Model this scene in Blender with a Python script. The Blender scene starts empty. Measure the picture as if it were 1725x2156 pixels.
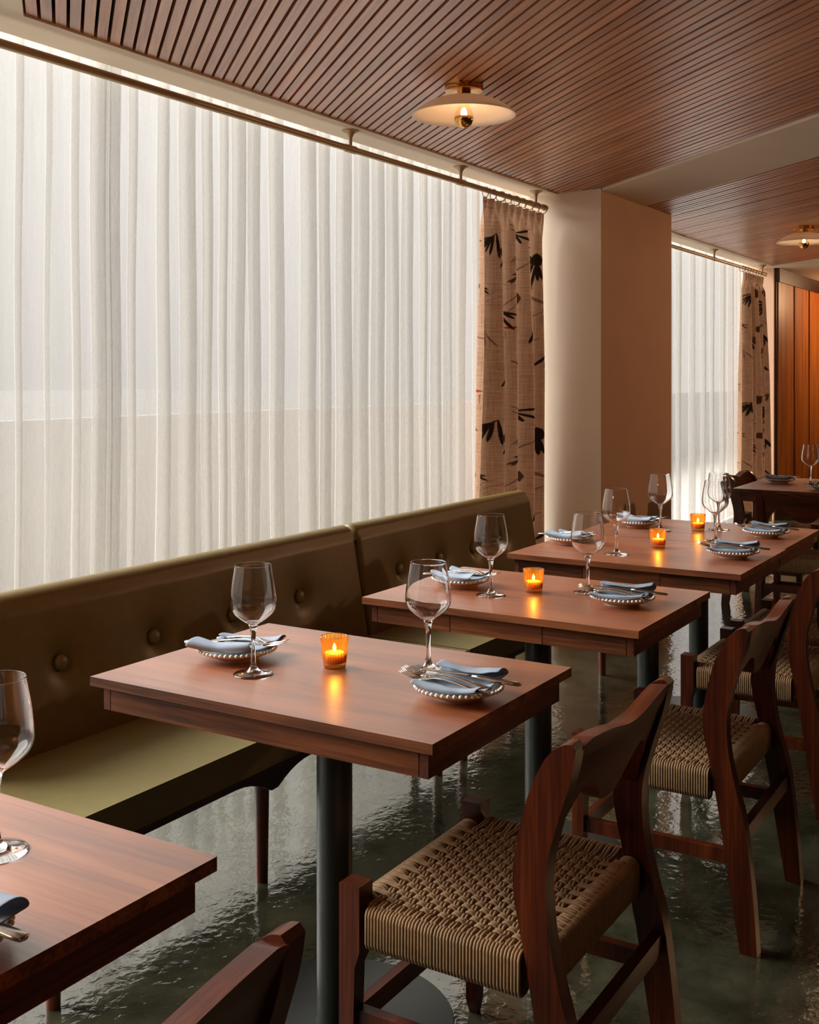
import bpy, bmesh, math, random
from mathutils import Vector, Matrix, noise
sc = bpy.context.scene
COL = sc.collection
PI = math.pi
random.seed(7)

# ------------------------------------------------------------------ camera, world, light, exposure
CAM_Z = 1.38
YAW = math.radians(31.5)
cam_d = bpy.data.cameras.new('camera'); cam = bpy.data.objects.new('camera', cam_d); COL.objects.link(cam)
cam.location = (0, 0, CAM_Z); cam.rotation_euler = (PI/2, 0, YAW - PI/2)
cam_d.sensor_fit = 'HORIZONTAL'; cam_d.sensor_width = 36.0; cam_d.lens = 2370/1725*36
cam_d.shift_y = -288/1725; cam_d.clip_start = 0.02; cam_d.clip_end = 300
sc.camera = cam
SKY = 0.54
W = bpy.data.worlds.new('sky'); sc.world = W; W.use_nodes = True
wt = W.node_tree; bg = wt.nodes['Background']
# overcast sky: brightness rises from the horizon to the zenith, L = (1 + 2 sin h) / 3
tcw = wt.nodes.new('ShaderNodeTexCoord'); sep = wt.nodes.new('ShaderNodeSeparateXYZ'); wt.links.new(tcw.outputs['Generated'], sep.inputs[0])
mxz = wt.nodes.new('ShaderNodeMath'); mxz.operation = 'MAXIMUM'; mxz.inputs[1].default_value = 0.0; wt.links.new(sep.outputs['Z'], mxz.inputs[0])
mad = wt.nodes.new('ShaderNodeMath'); mad.operation = 'MULTIPLY_ADD'; mad.inputs[1].default_value = 2*SKY; mad.inputs[2].default_value = SKY
wt.links.new(mxz.outputs[0], mad.inputs[0]); wt.links.new(mad.outputs[0], bg.inputs[1])
bg.inputs[0].default_value = (1.0, 0.955, 0.91, 1)
def light(name, kind, loc, energy, color, **kw):
    d = bpy.data.lights.new(name, kind); d.energy = energy; d.color = color
    o = bpy.data.objects.new(name, d); COL.objects.link(o); o.location = loc
    for k, v in kw.items(): setattr(d, k, v)
    return o
for x0, x1 in ((-2.0, 5.86), (7.05, 10.94)):          # portals that guide the daylight through the two window openings
    p = light('window_portal', 'AREA', ((x0+x1)/2, 2.99, 1.45), 1, (1, 1, 1), shape='RECTANGLE', size=x1-x0, size_y=2.9)
    p.rotation_euler = (-PI/2, 0, 0); p.data.cycles.is_portal = True
# hazy sun behind thin cloud, from the window side
sun = light('sun', 'SUN', (0, 10, 10), 14.0, (1.0, 0.97, 0.93), angle=math.radians(50))
SUN_EL, SUN_AZ = math.radians(34), math.radians(99)     # azimuth from +X towards +Y
sd = Vector((math.cos(SUN_EL)*math.cos(SUN_AZ), math.cos(SUN_EL)*math.sin(SUN_AZ), math.sin(SUN_EL)))
sun.rotation_euler = sd.to_track_quat('Z', 'Y').to_euler()
# unseen lamps outside the frame: next of the ceiling row, warm fill at right
WARM = (1.0, 0.60, 0.32)
LAMP_OUT = [(-1.07, 2.1, 2.2, 25), (12.66, 1.6, 2.2, 45), (3.6, -1.6, 2.2, 3), (8.1, -1.6, 2.2, 60), (-1.0, -1.6, 2.2, 3)]
for x, y, z, e in LAMP_OUT:
    light('unseen_warm_light', 'POINT', (x, y, z), e, WARM, shadow_soft_size=0.04)
vs = sc.view_settings
vs.view_transform = 'Standard'; vs.look = 'None'; vs.gamma = 1.0; vs.use_curve_mapping = False; vs.exposure = 0.60
cy = sc.cycles
cy.max_bounces = 10; cy.diffuse_bounces = 4; cy.glossy_bounces = 5; cy.transmission_bounces = 10; cy.transparent_max_bounces = 32
cy.caustics_reflective = False; cy.caustics_refractive = False; cy.sample_clamp_indirect = 4.0; cy.use_denoising = True

# ------------------------------------------------------------------ materials
def srgb(r, g, b):
    f = lambda c: (c/255/12.92) if c/255 <= 0.04045 else ((c/255+0.055)/1.055)**2.4
    return (f(r), f(g), f(b), 1)
class NT:
    def __init__(s, name):
        s.m = bpy.data.materials.new(name); s.m.use_nodes = True; s.t = s.m.node_tree; s.t.nodes.clear()
        s.out = s.n('ShaderNodeOutputMaterial')
    def n(s, t, **kw):
        o = s.t.nodes.new(t)
        for k, v in kw.items():
            if k.startswith('i_'):
                key = k[2:]; key = int(key) if key.isdigit() else key.replace('_', ' ')
                o.inputs[key].default_value = v
            else: setattr(o, k, v)
        return o
    def l(s, a, ao, b, bi): s.t.links.new(a.outputs[ao], b.inputs[bi])
def ramp(nt, stops, interp='LINEAR'):
    r = nt.n('ShaderNodeValToRGB'); cr = r.color_ramp; cr.interpolation = interp
    while len(cr.elements) > 1: cr.elements.remove(cr.elements[-1])
    cr.elements[0].position, cr.elements[0].color = stops[0]
    for p, c in stops[1:]:
        e = cr.elements.new(p); e.color = c
    return r
def principled(name, color, rough=0.5, metal=0.0, spec=0.5, noise_amt=0.0, noise_scale=20, bump=0.0, bump_scale=100, coat=0.0, ior=1.5):
    nt = NT(name); p = nt.n('ShaderNodeBsdfPrincipled'); nt.l(p, 0, nt.out, 0)
    p.inputs['Base Color'].default_value = color; p.inputs['Roughness'].default_value = rough
    p.inputs['Metallic'].default_value = metal; p.inputs['IOR'].default_value = ior
    p.inputs['Specular IOR Level'].default_value = spec; p.inputs['Coat Weight'].default_value = coat
    tc = nt.n('ShaderNodeTexCoord')
    if noise_amt:
        nz = nt.n('ShaderNodeTexNoise', i_Scale=noise_scale, i_Detail=4.0); nt.l(tc, 'Object', nz, 'Vector')
        lo = tuple(c*(1-noise_amt) for c in color[:3])+(1,); hi = tuple(min(1, c*(1+noise_amt)) for c in color[:3])+(1,)
        r = ramp(nt, [(0.3, lo), (0.7, hi)]); nt.l(nz, 0, r, 0); nt.l(r, 0, p, 'Base Color')
    if bump:
        nz = nt.n('ShaderNodeTexNoise', i_Scale=bump_scale, i_Detail=3.0); nt.l(tc, 'Object', nz, 'Vector')
        b = nt.n('ShaderNodeBump', i_Strength=bump, i_Distance=0.002); nt.l(nz, 0, b, 'Height'); nt.l(b, 0, p, 'Normal')
    return nt.m
def wood(name, dark, mid, lite, axis='Y', rough=0.35, scale=1.0, spec=0.5, vary=0.15, coat=0.0, coat_rough=0.2, coat_ior=1.6, contrast=0.14):
    """Straight-grained wood along one object axis with a slow flame figure; each object gets its own tone."""
    nt = NT(name); p = nt.n('ShaderNodeBsdfPrincipled'); nt.l(p, 0, nt.out, 0)
    tc = nt.n('ShaderNodeTexCoord'); oi = nt.n('ShaderNodeObjectInfo')
    off = nt.n('ShaderNodeVectorMath', operation='SCALE'); off.inputs[0].default_value = (13.1, 7.7, 5.3)
    nt.l(oi, 'Random', off, 'Scale')
    add = nt.n('ShaderNodeVectorMath', operation='ADD'); nt.l(tc, 'Object', add, 0); nt.l(off, 0, add, 1)
    s = {'X': (1.2, 22, 22), 'Y': (22, 1.2, 22), 'Z': (22, 22, 1.2)}[axis]
    mp = nt.n('ShaderNodeMapping'); mp.inputs['Scale'].default_value = tuple(v*scale for v in s); nt.l(add, 0, mp, 'Vector')
    n1 = nt.n('ShaderNodeTexNoise', i_Scale=1.0, i_Detail=5.0, i_Distortion=0.6); nt.l(mp, 0, n1, 'Vector')
    s2 = {'X': (8, 220, 220), 'Y': (220, 8, 220), 'Z': (220, 220, 8)}[axis]
    mp2 = nt.n('ShaderNodeMapping'); mp2.inputs['Scale'].default_value = tuple(v*scale for v in s2); nt.l(add, 0, mp2, 'Vector')
    n2 = nt.n('ShaderNodeTexNoise', i_Scale=1.0, i_Detail=2.0); nt.l(mp2, 0, n2, 'Vector')
    mx = nt.n('ShaderNodeMath', operation='MULTIPLY_ADD', i_1=0.35); nt.l(n2, 0, mx, 0)
    m0 = nt.n('ShaderNodeMath', operation='MULTIPLY', i_1=0.65); nt.l(n1, 0, m0, 0); nt.l(m0, 0, mx, 2)
    r = ramp(nt, [(0.5-contrast, dark), (0.5, mid), (0.5+contrast, lite)]); nt.l(mx, 0, r, 0)
    hs = nt.n('ShaderNodeHueSaturation'); nt.l(r, 0, hs, 'Color')
    mr = nt.n('ShaderNodeMapRange'); mr.inputs['To Min'].default_value = 1-vary; mr.inputs['To Max'].default_value = 1+vary
    nt.l(oi, 'Random', mr, 0); nt.l(mr, 0, hs, 'Value'); nt.l(hs, 0, p, 'Base Color')
    p.inputs['Roughness'].default_value = rough; p.inputs['Specular IOR Level'].default_value = spec; p.inputs['Coat Weight'].default_value = coat
    p.inputs['Coat Roughness'].default_value = coat_rough; p.inputs['Coat IOR'].default_value = coat_ior
    b = nt.n('ShaderNodeBump', i_Strength=0.12, i_Distance=0.001); nt.l(n2, 0, b, 'Height'); nt.l(b, 0, p, 'Normal')
    return nt.m
M = {}
M['table'] = wood('table_wood', srgb(100, 45, 16), srgb(144, 75, 34), srgb(168, 98, 50), 'Y', 0.42, 0.8, spec=0.8, coat=1.0, coat_rough=0.33, coat_ior=1.95, contrast=0.17)
M['edge'] = wood('table_edge_wood', srgb(72, 36, 16), srgb(118, 66, 34), srgb(146, 88, 48), 'Y', 0.5, 0.8, spec=0.25)
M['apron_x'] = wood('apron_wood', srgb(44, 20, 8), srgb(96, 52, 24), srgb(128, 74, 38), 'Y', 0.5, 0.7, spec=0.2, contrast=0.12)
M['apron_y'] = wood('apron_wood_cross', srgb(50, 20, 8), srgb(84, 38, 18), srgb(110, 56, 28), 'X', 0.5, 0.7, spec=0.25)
M['chair'] = wood('chair_wood', srgb(46, 15, 6), srgb(72, 27, 9), srgb(98, 44, 15), 'Z', 0.30, 0.9, vary=0.06, spec=0.28)
M['chair_x'] = wood('chair_wood_cross', srgb(46, 15, 6), srgb(72, 27, 9), srgb(98, 44, 15), 'X', 0.30, 0.9, vary=0.06, spec=0.28)
M['slat'] = wood('slat_wood', srgb(144, 82, 50), srgb(186, 116, 76), srgb(206, 142, 100), 'X', 0.45, 0.7, coat=1.0, coat_rough=0.36, coat_ior=1.65, vary=0.16)
M['panel'] = wood('panel_wood', srgb(128, 64, 22), srgb(168, 96, 36), srgb(190, 118, 52), 'Z', 0.4, 0.6, vary=0.12)
M['darkwood'] = wood('dark_wood', srgb(38, 16, 12), srgb(54, 24, 18), srgb(66, 32, 24), 'X', 0.45, 0.7, vary=0.05)
M['benchleg'] = wood('bench_leg_wood', srgb(80, 36, 20), srgb(108, 52, 30), srgb(124, 66, 40), 'Z', 0.4, 0.7, vary=0.05)
M['backing'] = principled('ceiling_backing', srgb(9, 7, 6), 0.95)
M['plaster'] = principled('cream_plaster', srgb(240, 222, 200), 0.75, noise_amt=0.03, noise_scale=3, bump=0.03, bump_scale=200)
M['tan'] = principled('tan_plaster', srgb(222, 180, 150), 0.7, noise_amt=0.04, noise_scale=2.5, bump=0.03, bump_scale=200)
M['leather'] = principled('olive_leather', srgb(118, 98, 50), 0.38, noise_amt=0.06, noise_scale=30, bump=0.12, bump_scale=500)
M['seatleather'] = principled('olive_seat_leather', srgb(124, 112, 70), 0.4, noise_amt=0.05, noise_scale=30, bump=0.12, bump_scale=500)
M['rodmetal'] = principled('rod_bronze', srgb(178, 150, 114), 0.4, 0.35)
M['greymetal'] = principled('pedestal_paint', srgb(36, 39, 36), 0.3, 0.0, noise_amt=0.05)
M['plate'] = principled('plate_glaze', srgb(236, 230, 222), 0.22)
M['steel'] = principled('cutlery_steel', srgb(190, 184, 174), 0.24, 1.0)
M['gold'] = principled('brass', srgb(214, 160, 86), 0.14, 1.0)
M['cord'] = principled('paper_cord', srgb(142, 111, 76), 0.7, noise_amt=0.14, noise_scale=60, bump=0.25, bump_scale=1500)
M['wax'] = principled('candle_wax', srgb(255, 232, 184), 0.5)
_w = M['wax'].node_tree.nodes['Principled BSDF']; _w.inputs['Subsurface Weight'].default_value = 1.0; _w.inputs['Subsurface Radius'].default_value = (1.0, 0.75, 0.5); _w.inputs['Subsurface Scale'].default_value = 0.02
M['wick'] = principled('wick_black', srgb(30, 24, 20), 0.9)
M['white_frame'] = principled('window_paint', srgb(215, 212, 205), 0.5)
M['darkwall'] = wood('dark_wall_wood', srgb(40, 22, 14), srgb(58, 33, 21), srgb(70, 42, 28), 'Z', 0.5, 0.5)
M['outside'] = principled('pale_render', srgb(170, 171, 173), 0.9, noise_amt=0.05, noise_scale=0.6)
M['pavement'] = principled('pavement', srgb(158, 155, 150), 0.9, noise_amt=0.04, noise_scale=0.4)
M['street'] = principled('street', srgb(80, 78, 76), 0.9, noise_amt=0.04, noise_scale=0.4)

def mat_napkin():
    nt = NT('blue_grey_linen'); p = nt.n('ShaderNodeBsdfPrincipled', i_Roughness=0.85); nt.l(p, 0, nt.out, 0)
    p.inputs['Specular IOR Level'].default_value = 0.15
    tc = nt.n('ShaderNodeTexCoord')
    nz = nt.n('ShaderNodeTexNoise', i_Scale=1500.0, i_Detail=2.0); nt.l(tc, 'Object', nz, 'Vector')
    r = ramp(nt, [(0.3, srgb(138, 152, 169)), (0.7, srgb(160, 172, 187))]); nt.l(nz, 0, r, 0); nt.l(r, 0, p, 'Base Color')
    b = nt.n('ShaderNodeBump', i_Strength=0.15, i_Distance=0.001); nt.l(nz, 0, b, 'Height'); nt.l(b, 0, p, 'Normal')
    return nt.m
M['napkin'] = mat_napkin()
def mat_floor():
    nt = NT('dark_green_polished_floor'); p = nt.n('ShaderNodeBsdfPrincipled'); nt.l(p, 0, nt.out, 0)
    tc = nt.n('ShaderNodeTexCoord')
    n1 = nt.n('ShaderNodeTexNoise', i_Scale=6.0, i_Detail=7.0, i_Roughness=0.65); nt.l(tc, 'Object', n1, 'Vector')
    r = ramp(nt, [(0.35, srgb(38, 38, 26)), (0.6, srgb(66, 66, 50)), (0.8, srgb(92, 90, 72))]); nt.l(n1, 0, r, 0); nt.l(r, 0, p, 'Base Color')
    p.inputs['Roughness'].default_value = 0.09; p.inputs['IOR'].default_value = 2.5
    n2 = nt.n('ShaderNodeTexNoise', i_Scale=34.0, i_Detail=2.5, i_Distortion=0.4); nt.l(tc, 'Object', n2, 'Vector')
    n3 = nt.n('ShaderNodeTexNoise', i_Scale=5.0, i_Detail=2.0); nt.l(tc, 'Object', n3, 'Vector')
    ms = nt.n('ShaderNodeMapRange'); ms.inputs['From Min'].default_value = 0.35; ms.inputs['From Max'].default_value = 0.65
    ms.inputs['To Min'].default_value = 0.3; ms.inputs['To Max'].default_value = 1.0; nt.l(n3, 0, ms, 0)
    mu = nt.n('ShaderNodeMath', operation='MULTIPLY'); nt.l(n2, 0, mu, 0); nt.l(ms, 0, mu, 1)
    b = nt.n('ShaderNodeBump', i_Strength=0.55, i_Distance=0.004); nt.l(mu, 0, b, 'Height'); nt.l(b, 0, p, 'Normal')
    return nt.m
M['floor'] = mat_floor()
def mat_sheer():
    nt = NT('sheer_linen')
    tc = nt.n('ShaderNodeTexCoord'); mp = nt.n('ShaderNodeMapping'); mp.inputs['Scale'].default_value = (130, 130, 5)
    nt.l(tc, 'Object', mp, 'Vector'); nz = nt.n('ShaderNodeTexNoise', i_Scale=1.0, i_Detail=5.0, i_Roughness=0.7); nt.l(mp, 0, nz, 'Vector')
    tr = nt.n('ShaderNodeBsdfTransparent'); tl = nt.n('ShaderNodeBsdfTranslucent'); df = nt.n('ShaderNodeBsdfDiffuse')
    tl.inputs[0].default_value = (0.165, 0.158, 0.147, 1); df.inputs[0].default_value = (0.88, 0.85, 0.80, 1)
    m1 = nt.n('ShaderNodeMixShader'); m1.inputs[0].default_value = 0.42; nt.l(tl, 0, m1, 1); nt.l(df, 0, m1, 2)
    r = nt.n('ShaderNodeMapRange'); r.inputs['From Min'].default_value = 0.3; r.inputs['From Max'].default_value = 0.7
    r.inputs['To Min'].default_value = 0.52; r.inputs['To Max'].default_value = 0.36; nt.l(nz, 0, r, 0)
    m2 = nt.n('ShaderNodeMixShader'); nt.l(r, 0, m2, 0); nt.l(tr, 0, m2, 1); nt.l(m1, 0, m2, 2); nt.l(m2, 0, nt.out, 0)
    return nt.m
M['sheer'] = mat_sheer()
def mat_print():
    nt = NT('printed_linen'); p = nt.n('ShaderNodeBsdfPrincipled', i_Roughness=0.9)
    p.inputs['Specular IOR Level'].default_value = 0.1
    tc = nt.n('ShaderNodeTexCoord')
    def weave(scale):
        mp = nt.n('ShaderNodeMapping'); mp.inputs['Scale'].default_value = scale; nt.l(tc, 'Object', mp, 'Vector')
        z = nt.n('ShaderNodeTexNoise', i_Scale=1.0, i_Detail=3.0); nt.l(mp, 0, z, 'Vector'); return z
    a = weave((420, 420, 7)); b = weave((9, 9, 420))
    ad = nt.n('ShaderNodeMath', operation='ADD'); nt.l(a, 0, ad, 0); nt.l(b, 0, ad, 1)
    r = ramp(nt, [(0.30, srgb(112, 82, 62)), (0.48, srgb(166, 128, 100)), (0.66, srgb(190, 154, 126))])
    hf = nt.n('ShaderNodeMath', operation='MULTIPLY', i_1=0.5); nt.l(ad, 0, hf, 0); nt.l(hf, 0, r, 0)
    at = nt.n('ShaderNodeAttribute', attribute_name='print')
    mx = nt.n('ShaderNodeMix', data_type='RGBA', blend_type='MULTIPLY'); mx.inputs[0].default_value = 1.0
    nt.l(r, 0, mx, 6); nt.l(at, 'Color', mx, 7); nt.l(mx, 2, p, 'Base Color')
    tl = nt.n('ShaderNodeBsdfTranslucent'); nt.l(mx, 2, tl, 0)
    ms = nt.n('ShaderNodeMixShader'); ms.inputs[0].default_value = 0.22; nt.l(p, 0, ms, 1); nt.l(tl, 0, ms, 2); nt.l(ms, 0, nt.out, 0)
    return nt.m
M['print'] = mat_print()
def mat_thin(name, tint, ior=1.5, rough=0.0, edge=0.0, edge_tint=(1, 1, 1, 1)):
    nt = NT(name); tr = nt.n('ShaderNodeBsdfTransparent'); gl = nt.n('ShaderNodeBsdfGlossy'); gl.inputs['Roughness'].default_value = rough
    fr = nt.n('ShaderNodeFresnel'); ge = nt.n('ShaderNodeNewGeometry')      # same reflectance from both sides of the thin wall
    io = nt.n('ShaderNodeMath', operation='MULTIPLY_ADD', i_1=1/ior-ior, i_2=ior); nt.l(ge, 'Backfacing', io, 0); nt.l(io, 0, fr, 'IOR')
    tr.inputs[0].default_value = tint
    if edge:
        lw = nt.n('ShaderNodeLayerWeight'); lw.inputs['Blend'].default_value = 0.45
        mx = nt.n('ShaderNodeMix', data_type='RGBA'); nt.l(lw, 'Facing', mx, 0); mx.inputs[6].default_value = tint; mx.inputs[7].default_value = edge_tint
        nt.l(mx, 2, tr, 0)
    m = nt.n('ShaderNodeMixShader'); nt.l(fr, 0, m, 0); nt.l(tr, 0, m, 1); nt.l(gl, 0, m, 2); nt.l(m, 0, nt.out, 0)
    return nt.m
M['bowl'] = mat_thin('thin_clear_glass', (0.985, 0.985, 0.98, 1), 1.5, 0.0, 1, (0.86, 0.86, 0.85, 1))
M['pane'] = mat_thin('window_glass', (0.97, 0.98, 0.98, 1), 1.04)
M['amber'] = mat_thin('amber_glass', (1.0, 0.78, 0.38, 1), 1.5, 0.03, 1, (0.66, 0.30, 0.05, 1))
def glow_amber():                                            # the pressed glass scatters part of the candle light
    t = M['amber'].node_tree; out = [n for n in t.nodes if n.type == 'OUTPUT_MATERIAL'][0]; src = out.inputs[0].links[0].from_socket
    tl = t.nodes.new('ShaderNodeBsdfTranslucent'); tl.inputs[0].default_value = (1.0, 0.50, 0.12, 1)
    m = t.nodes.new('ShaderNodeMixShader'); m.inputs[0].default_value = 0.08
    t.links.new(src, m.inputs[1]); t.links.new(tl.outputs[0], m.inputs[2]); t.links.new(m.outputs[0], out.inputs[0])
glow_amber()
def mat_glass():
    nt = NT('solid_clear_glass'); g = nt.n('ShaderNodeBsdfGlass'); g.inputs['IOR'].default_value = 1.48; g.inputs['Roughness'].default_value = 0.0
    nt.l(g, 0, nt.out, 0); return nt.m
M['glass'] = mat_glass()
def mat_emit(name, color, strength):
    nt = NT(name); e = nt.n('ShaderNodeEmission'); e.inputs[0].default_value = color; e.inputs[1].default_value = strength; nt.l(e, 0, nt.out, 0); return nt.m
M['bulb'] = mat_emit('bulb_glow', (1.0, 0.60, 0.30, 1), 170)
M['bulbglass'] = mat_thin('bulb_glass', (1.0, 0.93, 0.80, 1), 1.4)
M['flame'] = mat_emit('candle_flame', (1.0, 0.58, 0.20, 1), 30)
def mat_shade():
    nt = NT('opal_shade'); p = nt.n('ShaderNodeBsdfPrincipled', i_Roughness=0.3); p.inputs['Base Color'].default_value = srgb(244, 236, 230)
    tl = nt.n('ShaderNodeBsdfTranslucent'); tl.inputs[0].default_value = (1.0, 0.88, 0.76, 1)
    m = nt.n('ShaderNodeMixShader'); m.inputs[0].default_value = 0.42; nt.l(p, 0, m, 1); nt.l(tl, 0, m, 2); nt.l(m, 0, nt.out, 0); return nt.m
M['shade'] = mat_shade()

# ------------------------------------------------------------------ helpers
def link(name, me, mat, parent=None, loc=(0, 0, 0), smooth=False):
    o = bpy.data.objects.new(name, me); COL.objects.link(o)
    if mat is not None and not me.materials: me.materials.append(M[mat] if isinstance(mat, str) else mat)
    if smooth:
        me.polygons.foreach_set('use_smooth', [True]*len(me.polygons))
    if parent is not None: o.parent = parent
    o.location = loc
    return o
def obj(name, bm, mat, parent=None, loc=(0, 0, 0), smooth=False, bevel=0.0, seg=2, angle=None):
    if bevel:
        es = [e for e in bm.edges if len(e.link_faces) == 2 and e.calc_face_angle(0) > 0.6]
        bmesh.ops.bevel(bm, geom=es, offset=bevel, segments=seg, profile=0.5, affect='EDGES')
    bmesh.ops.recalc_face_normals(bm, faces=bm.faces)
    me = bpy.data.meshes.new(name); bm.to_mesh(me); bm.free()
    o = link(name, me, mat, parent, loc, smooth or bool(bevel))
    if bevel or angle:
        me.set_sharp_from_angle(angle=angle or 0.7)
    return o
def box(bm, x0, x1, y0, y1, z0, z1):
    v = [bm.verts.new(p) for p in ((x0, y0, z0), (x1, y0, z0), (x1, y1, z0), (x0, y1, z0), (x0, y0, z1), (x1, y0, z1), (x1, y1, z1), (x0, y1, z1))]
    for f in ((3, 2, 1, 0), (4, 5, 6, 7), (0, 1, 5, 4), (1, 2, 6, 5), (2, 3, 7, 6), (3, 0, 4, 7)): bm.faces.new([v[i] for i in f])
    return bm
def boxo(name, mat, x0, x1, y0, y1, z0, z1, parent=None, bevel=0.0, seg=2):
    return obj(name, box(bmesh.new(), x0, x1, y0, y1, z0, z1), mat, parent, bevel=bevel, seg=seg)
def prism(bm, pts, f0, f1):
    """Extrude a 2-D outline: f0/f1 map each outline point to the two end positions."""
    a = [bm.verts.new(f0(*p)) for p in pts]; b = [bm.verts.new(f1(*p)) for p in pts]; n = len(pts)
    bm.faces.new(a[::-1]); bm.faces.new(b)
    for i in range(n): bm.faces.new((a[i], a[(i+1) % n], b[(i+1) % n], b[i]))
    return bm
def lathe(bm, prof, n=32, cx=0, cy=0, ribs=0, rib=0.0):
    rings = []
    for r, z in prof:
        if r < 1e-6: rings.append([bm.verts.new((cx, cy, z))])
        else:
            rings.append([bm.verts.new((cx+(r*(1+(rib*math.cos(ribs*2*PI*k/n) if ribs else 0)))*math.cos(2*PI*k/n), cy+(r*(1+(rib*math.cos(ribs*2*PI*k/n) if ribs else 0)))*math.sin(2*PI*k/n), z)) for k in range(n)])
    for a, b in zip(rings, rings[1:]):
        for k in range(n):
            k2 = (k+1) % n
            if len(a) == 1 and len(b) == 1: continue
            if len(a) == 1: bm.faces.new((a[0], b[k], b[k2]))
            elif len(b) == 1: bm.faces.new((a[k], b[0], a[k2]))
            else: bm.faces.new((a[k], b[k], b[k2], a[k2]))
    return bm
def tube(bm, pts, r, n=6, closed=False, cap=True):
    pts = [Vector(p) for p in pts]; m = len(pts); rings = []; up = None
    for i in range(m):
        if closed: t = pts[(i+1) % m]-pts[i-1]
        else: t = pts[min(i+1, m-1)]-pts[max(i-1, 0)]
        t.normalize()
        if up is None:
            up = Vector((0, 0, 1)) if abs(t.z) < 0.9 else Vector((1, 0, 0))
        u = (up - t*up.dot(t)); u.normalize(); v = t.cross(u); up = u
        rr = r[i] if isinstance(r, (list, tuple)) else r
        rings.append([bm.verts.new(pts[i]+(u*math.cos(2*PI*k/n)+v*math.sin(2*PI*k/n))*rr) for k in range(n)])
    for i in range(m if closed else m-1):
        a, b = rings[i], rings[(i+1) % m]
        for k in range(n): bm.faces.new((a[k], a[(k+1) % n], b[(k+1) % n], b[k]))
    if cap and not closed: bm.faces.new(rings[0][::-1]); bm.faces.new(rings[-1])
    return bm
def tag(o, label, cat, group=None):
    o['label'] = label; o['category'] = cat
    if group: o['group'] = group
    return o
def empty(name, label, cat, loc=(0, 0, 0), rz=0.0, group=None):
    o = bpy.data.objects.new(name, None); COL.objects.link(o); o.location = loc; o.rotation_euler = (0, 0, rz)
    o.empty_display_size = 0.05
    return tag(o, label, cat, group)
def struct(o): o['kind'] = 'structure'; return o
def stuff(o): o['kind'] = 'stuff'; return o
def dup(root, loc, rz, label, group=None):
    r = root.copy(); COL.objects.link(r); r.location = loc; r.rotation_euler = (0, 0, rz); r['label'] = label
    if group: r['group'] = group
    for ch in root.children:
        c = ch.copy(); COL.objects.link(c); c.parent = r
        for g in ch.children:
            d = g.copy(); COL.objects.link(d); d.parent = c
    return r

# ------------------------------------------------------------------ the setting
CEIL = 2.40; WIN_Y = 3.0
fl = struct(boxo('floor', 'floor', -3, 14.5, -4.2, 2.975, -0.1, 0.0))
ceil = struct(boxo('ceiling', 'backing', -3, 14.5, -4.2, 2.66, 2.455, 2.55))
# slatted ceiling: three diagonal bays between plaster beams
ANG = math.radians(48.6); DX, DY = -math.cos(ANG), -math.sin(ANG)
SOF = 2.605; PITCH = 0.053; SLW = 0.040
def clip(poly, a, b, c):                    # keep a*x+b*y<=c
    out = []
    for i in range(len(poly)):
        p, q = poly[i], poly[(i+1) % len(poly)]
        dp, dq = a*p[0]+b*p[1]-c, a*q[0]+b*q[1]-c
        if dp <= 0: out.append(p)
        if (dp < 0) != (dq < 0) and dp != dq:
            t = dp/(dp-dq); out.append((p[0]+(q[0]-p[0])*t, p[1]+(q[1]-p[1])*t))
    return out
def slat(x0, clips, ymin=-3.0):
    L = (SOF-ymin)/-DY
    e = 0.1
    poly = [(x0-DX*e, SOF-DY*e), (x0+DX*L, SOF+DY*L), (x0+SLW+DX*L, SOF+DY*L), (x0+SLW-DX*e, SOF-DY*e)]
    for c in clips: poly = clip(poly, *c)
    if len(poly) < 3: return
    ox, oy = x0, SOF
    # local frame with x along the slat so the grain follows it
    def loc(p): dx, dy = p[0]-ox, p[1]-oy; return (-(dx*DX+dy*DY), -(-dx*DY+dy*DX))
    z = random.uniform(-0.0012, 0.0012)
    bm = prism(bmesh.new(), [loc(p) for p in poly], lambda x, y: (x, y, 2.408+z-CEIL), lambda x, y: (x, y, 2.449-CEIL))
    o = obj('slat', bm, 'slat', ceil, (ox, oy, CEIL)); o.rotation_euler = (0, 0, ANG)
def bay(xa, xb, clipf):
    n = int((xb-xa)/PITCH)
    for i in range(n):
        x0 = xa+0.009+i*PITCH
        slat(x0, clipf(x0))
P1, P2, P0 = (2.153, 6.085), (6.783, 10.76), (-2.4, 1.46)
bay(*P1, lambda x: [(0, 1, SOF), (1, 0, 5.846)])
bay(*P2, lambda x: [(0, 1, 2.34 if x < 7.26 else SOF), (1, 0, 10.9)])
bay(*P0, lambda x: [(0, 1, SOF), (-1, 0, 2.9)])
def beam(n, xa, xb, xcut=None):
    L = 7.2
    pts = [(xa+0.0, SOF), (xb, SOF), (xb+DX*L, SOF+DY*L), (xa+DX*L, SOF+DY*L)]
    bm = prism(bmesh.new(), pts, lambda x, y: (x, y, CEIL), lambda x, y: (x, y, 2.453))
    struct(obj('trim_%d' % n, bm, 'plaster', None, bevel=0.003, seg=1))
beam(1, 1.462, 2.153); beam(2, 6.089, 6.782); beam(3, 10.765, 13.2)
struct(boxo('trim_4', 'plaster', -3, 5.85, SOF, 2.78, CEIL, 2.55))
struct(boxo('trim_5', 'plaster', 7.05, 10.94, SOF, 2.78, CEIL, 2.55))
# columns on the window wall
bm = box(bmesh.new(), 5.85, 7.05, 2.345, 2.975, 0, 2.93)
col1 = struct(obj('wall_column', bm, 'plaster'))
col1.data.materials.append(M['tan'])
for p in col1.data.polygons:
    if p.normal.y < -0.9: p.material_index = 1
col2 = struct(boxo('wall_column_far', 'tan', 10.94, 14.5, 2.64, 2.975, 0, 2.93))
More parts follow.
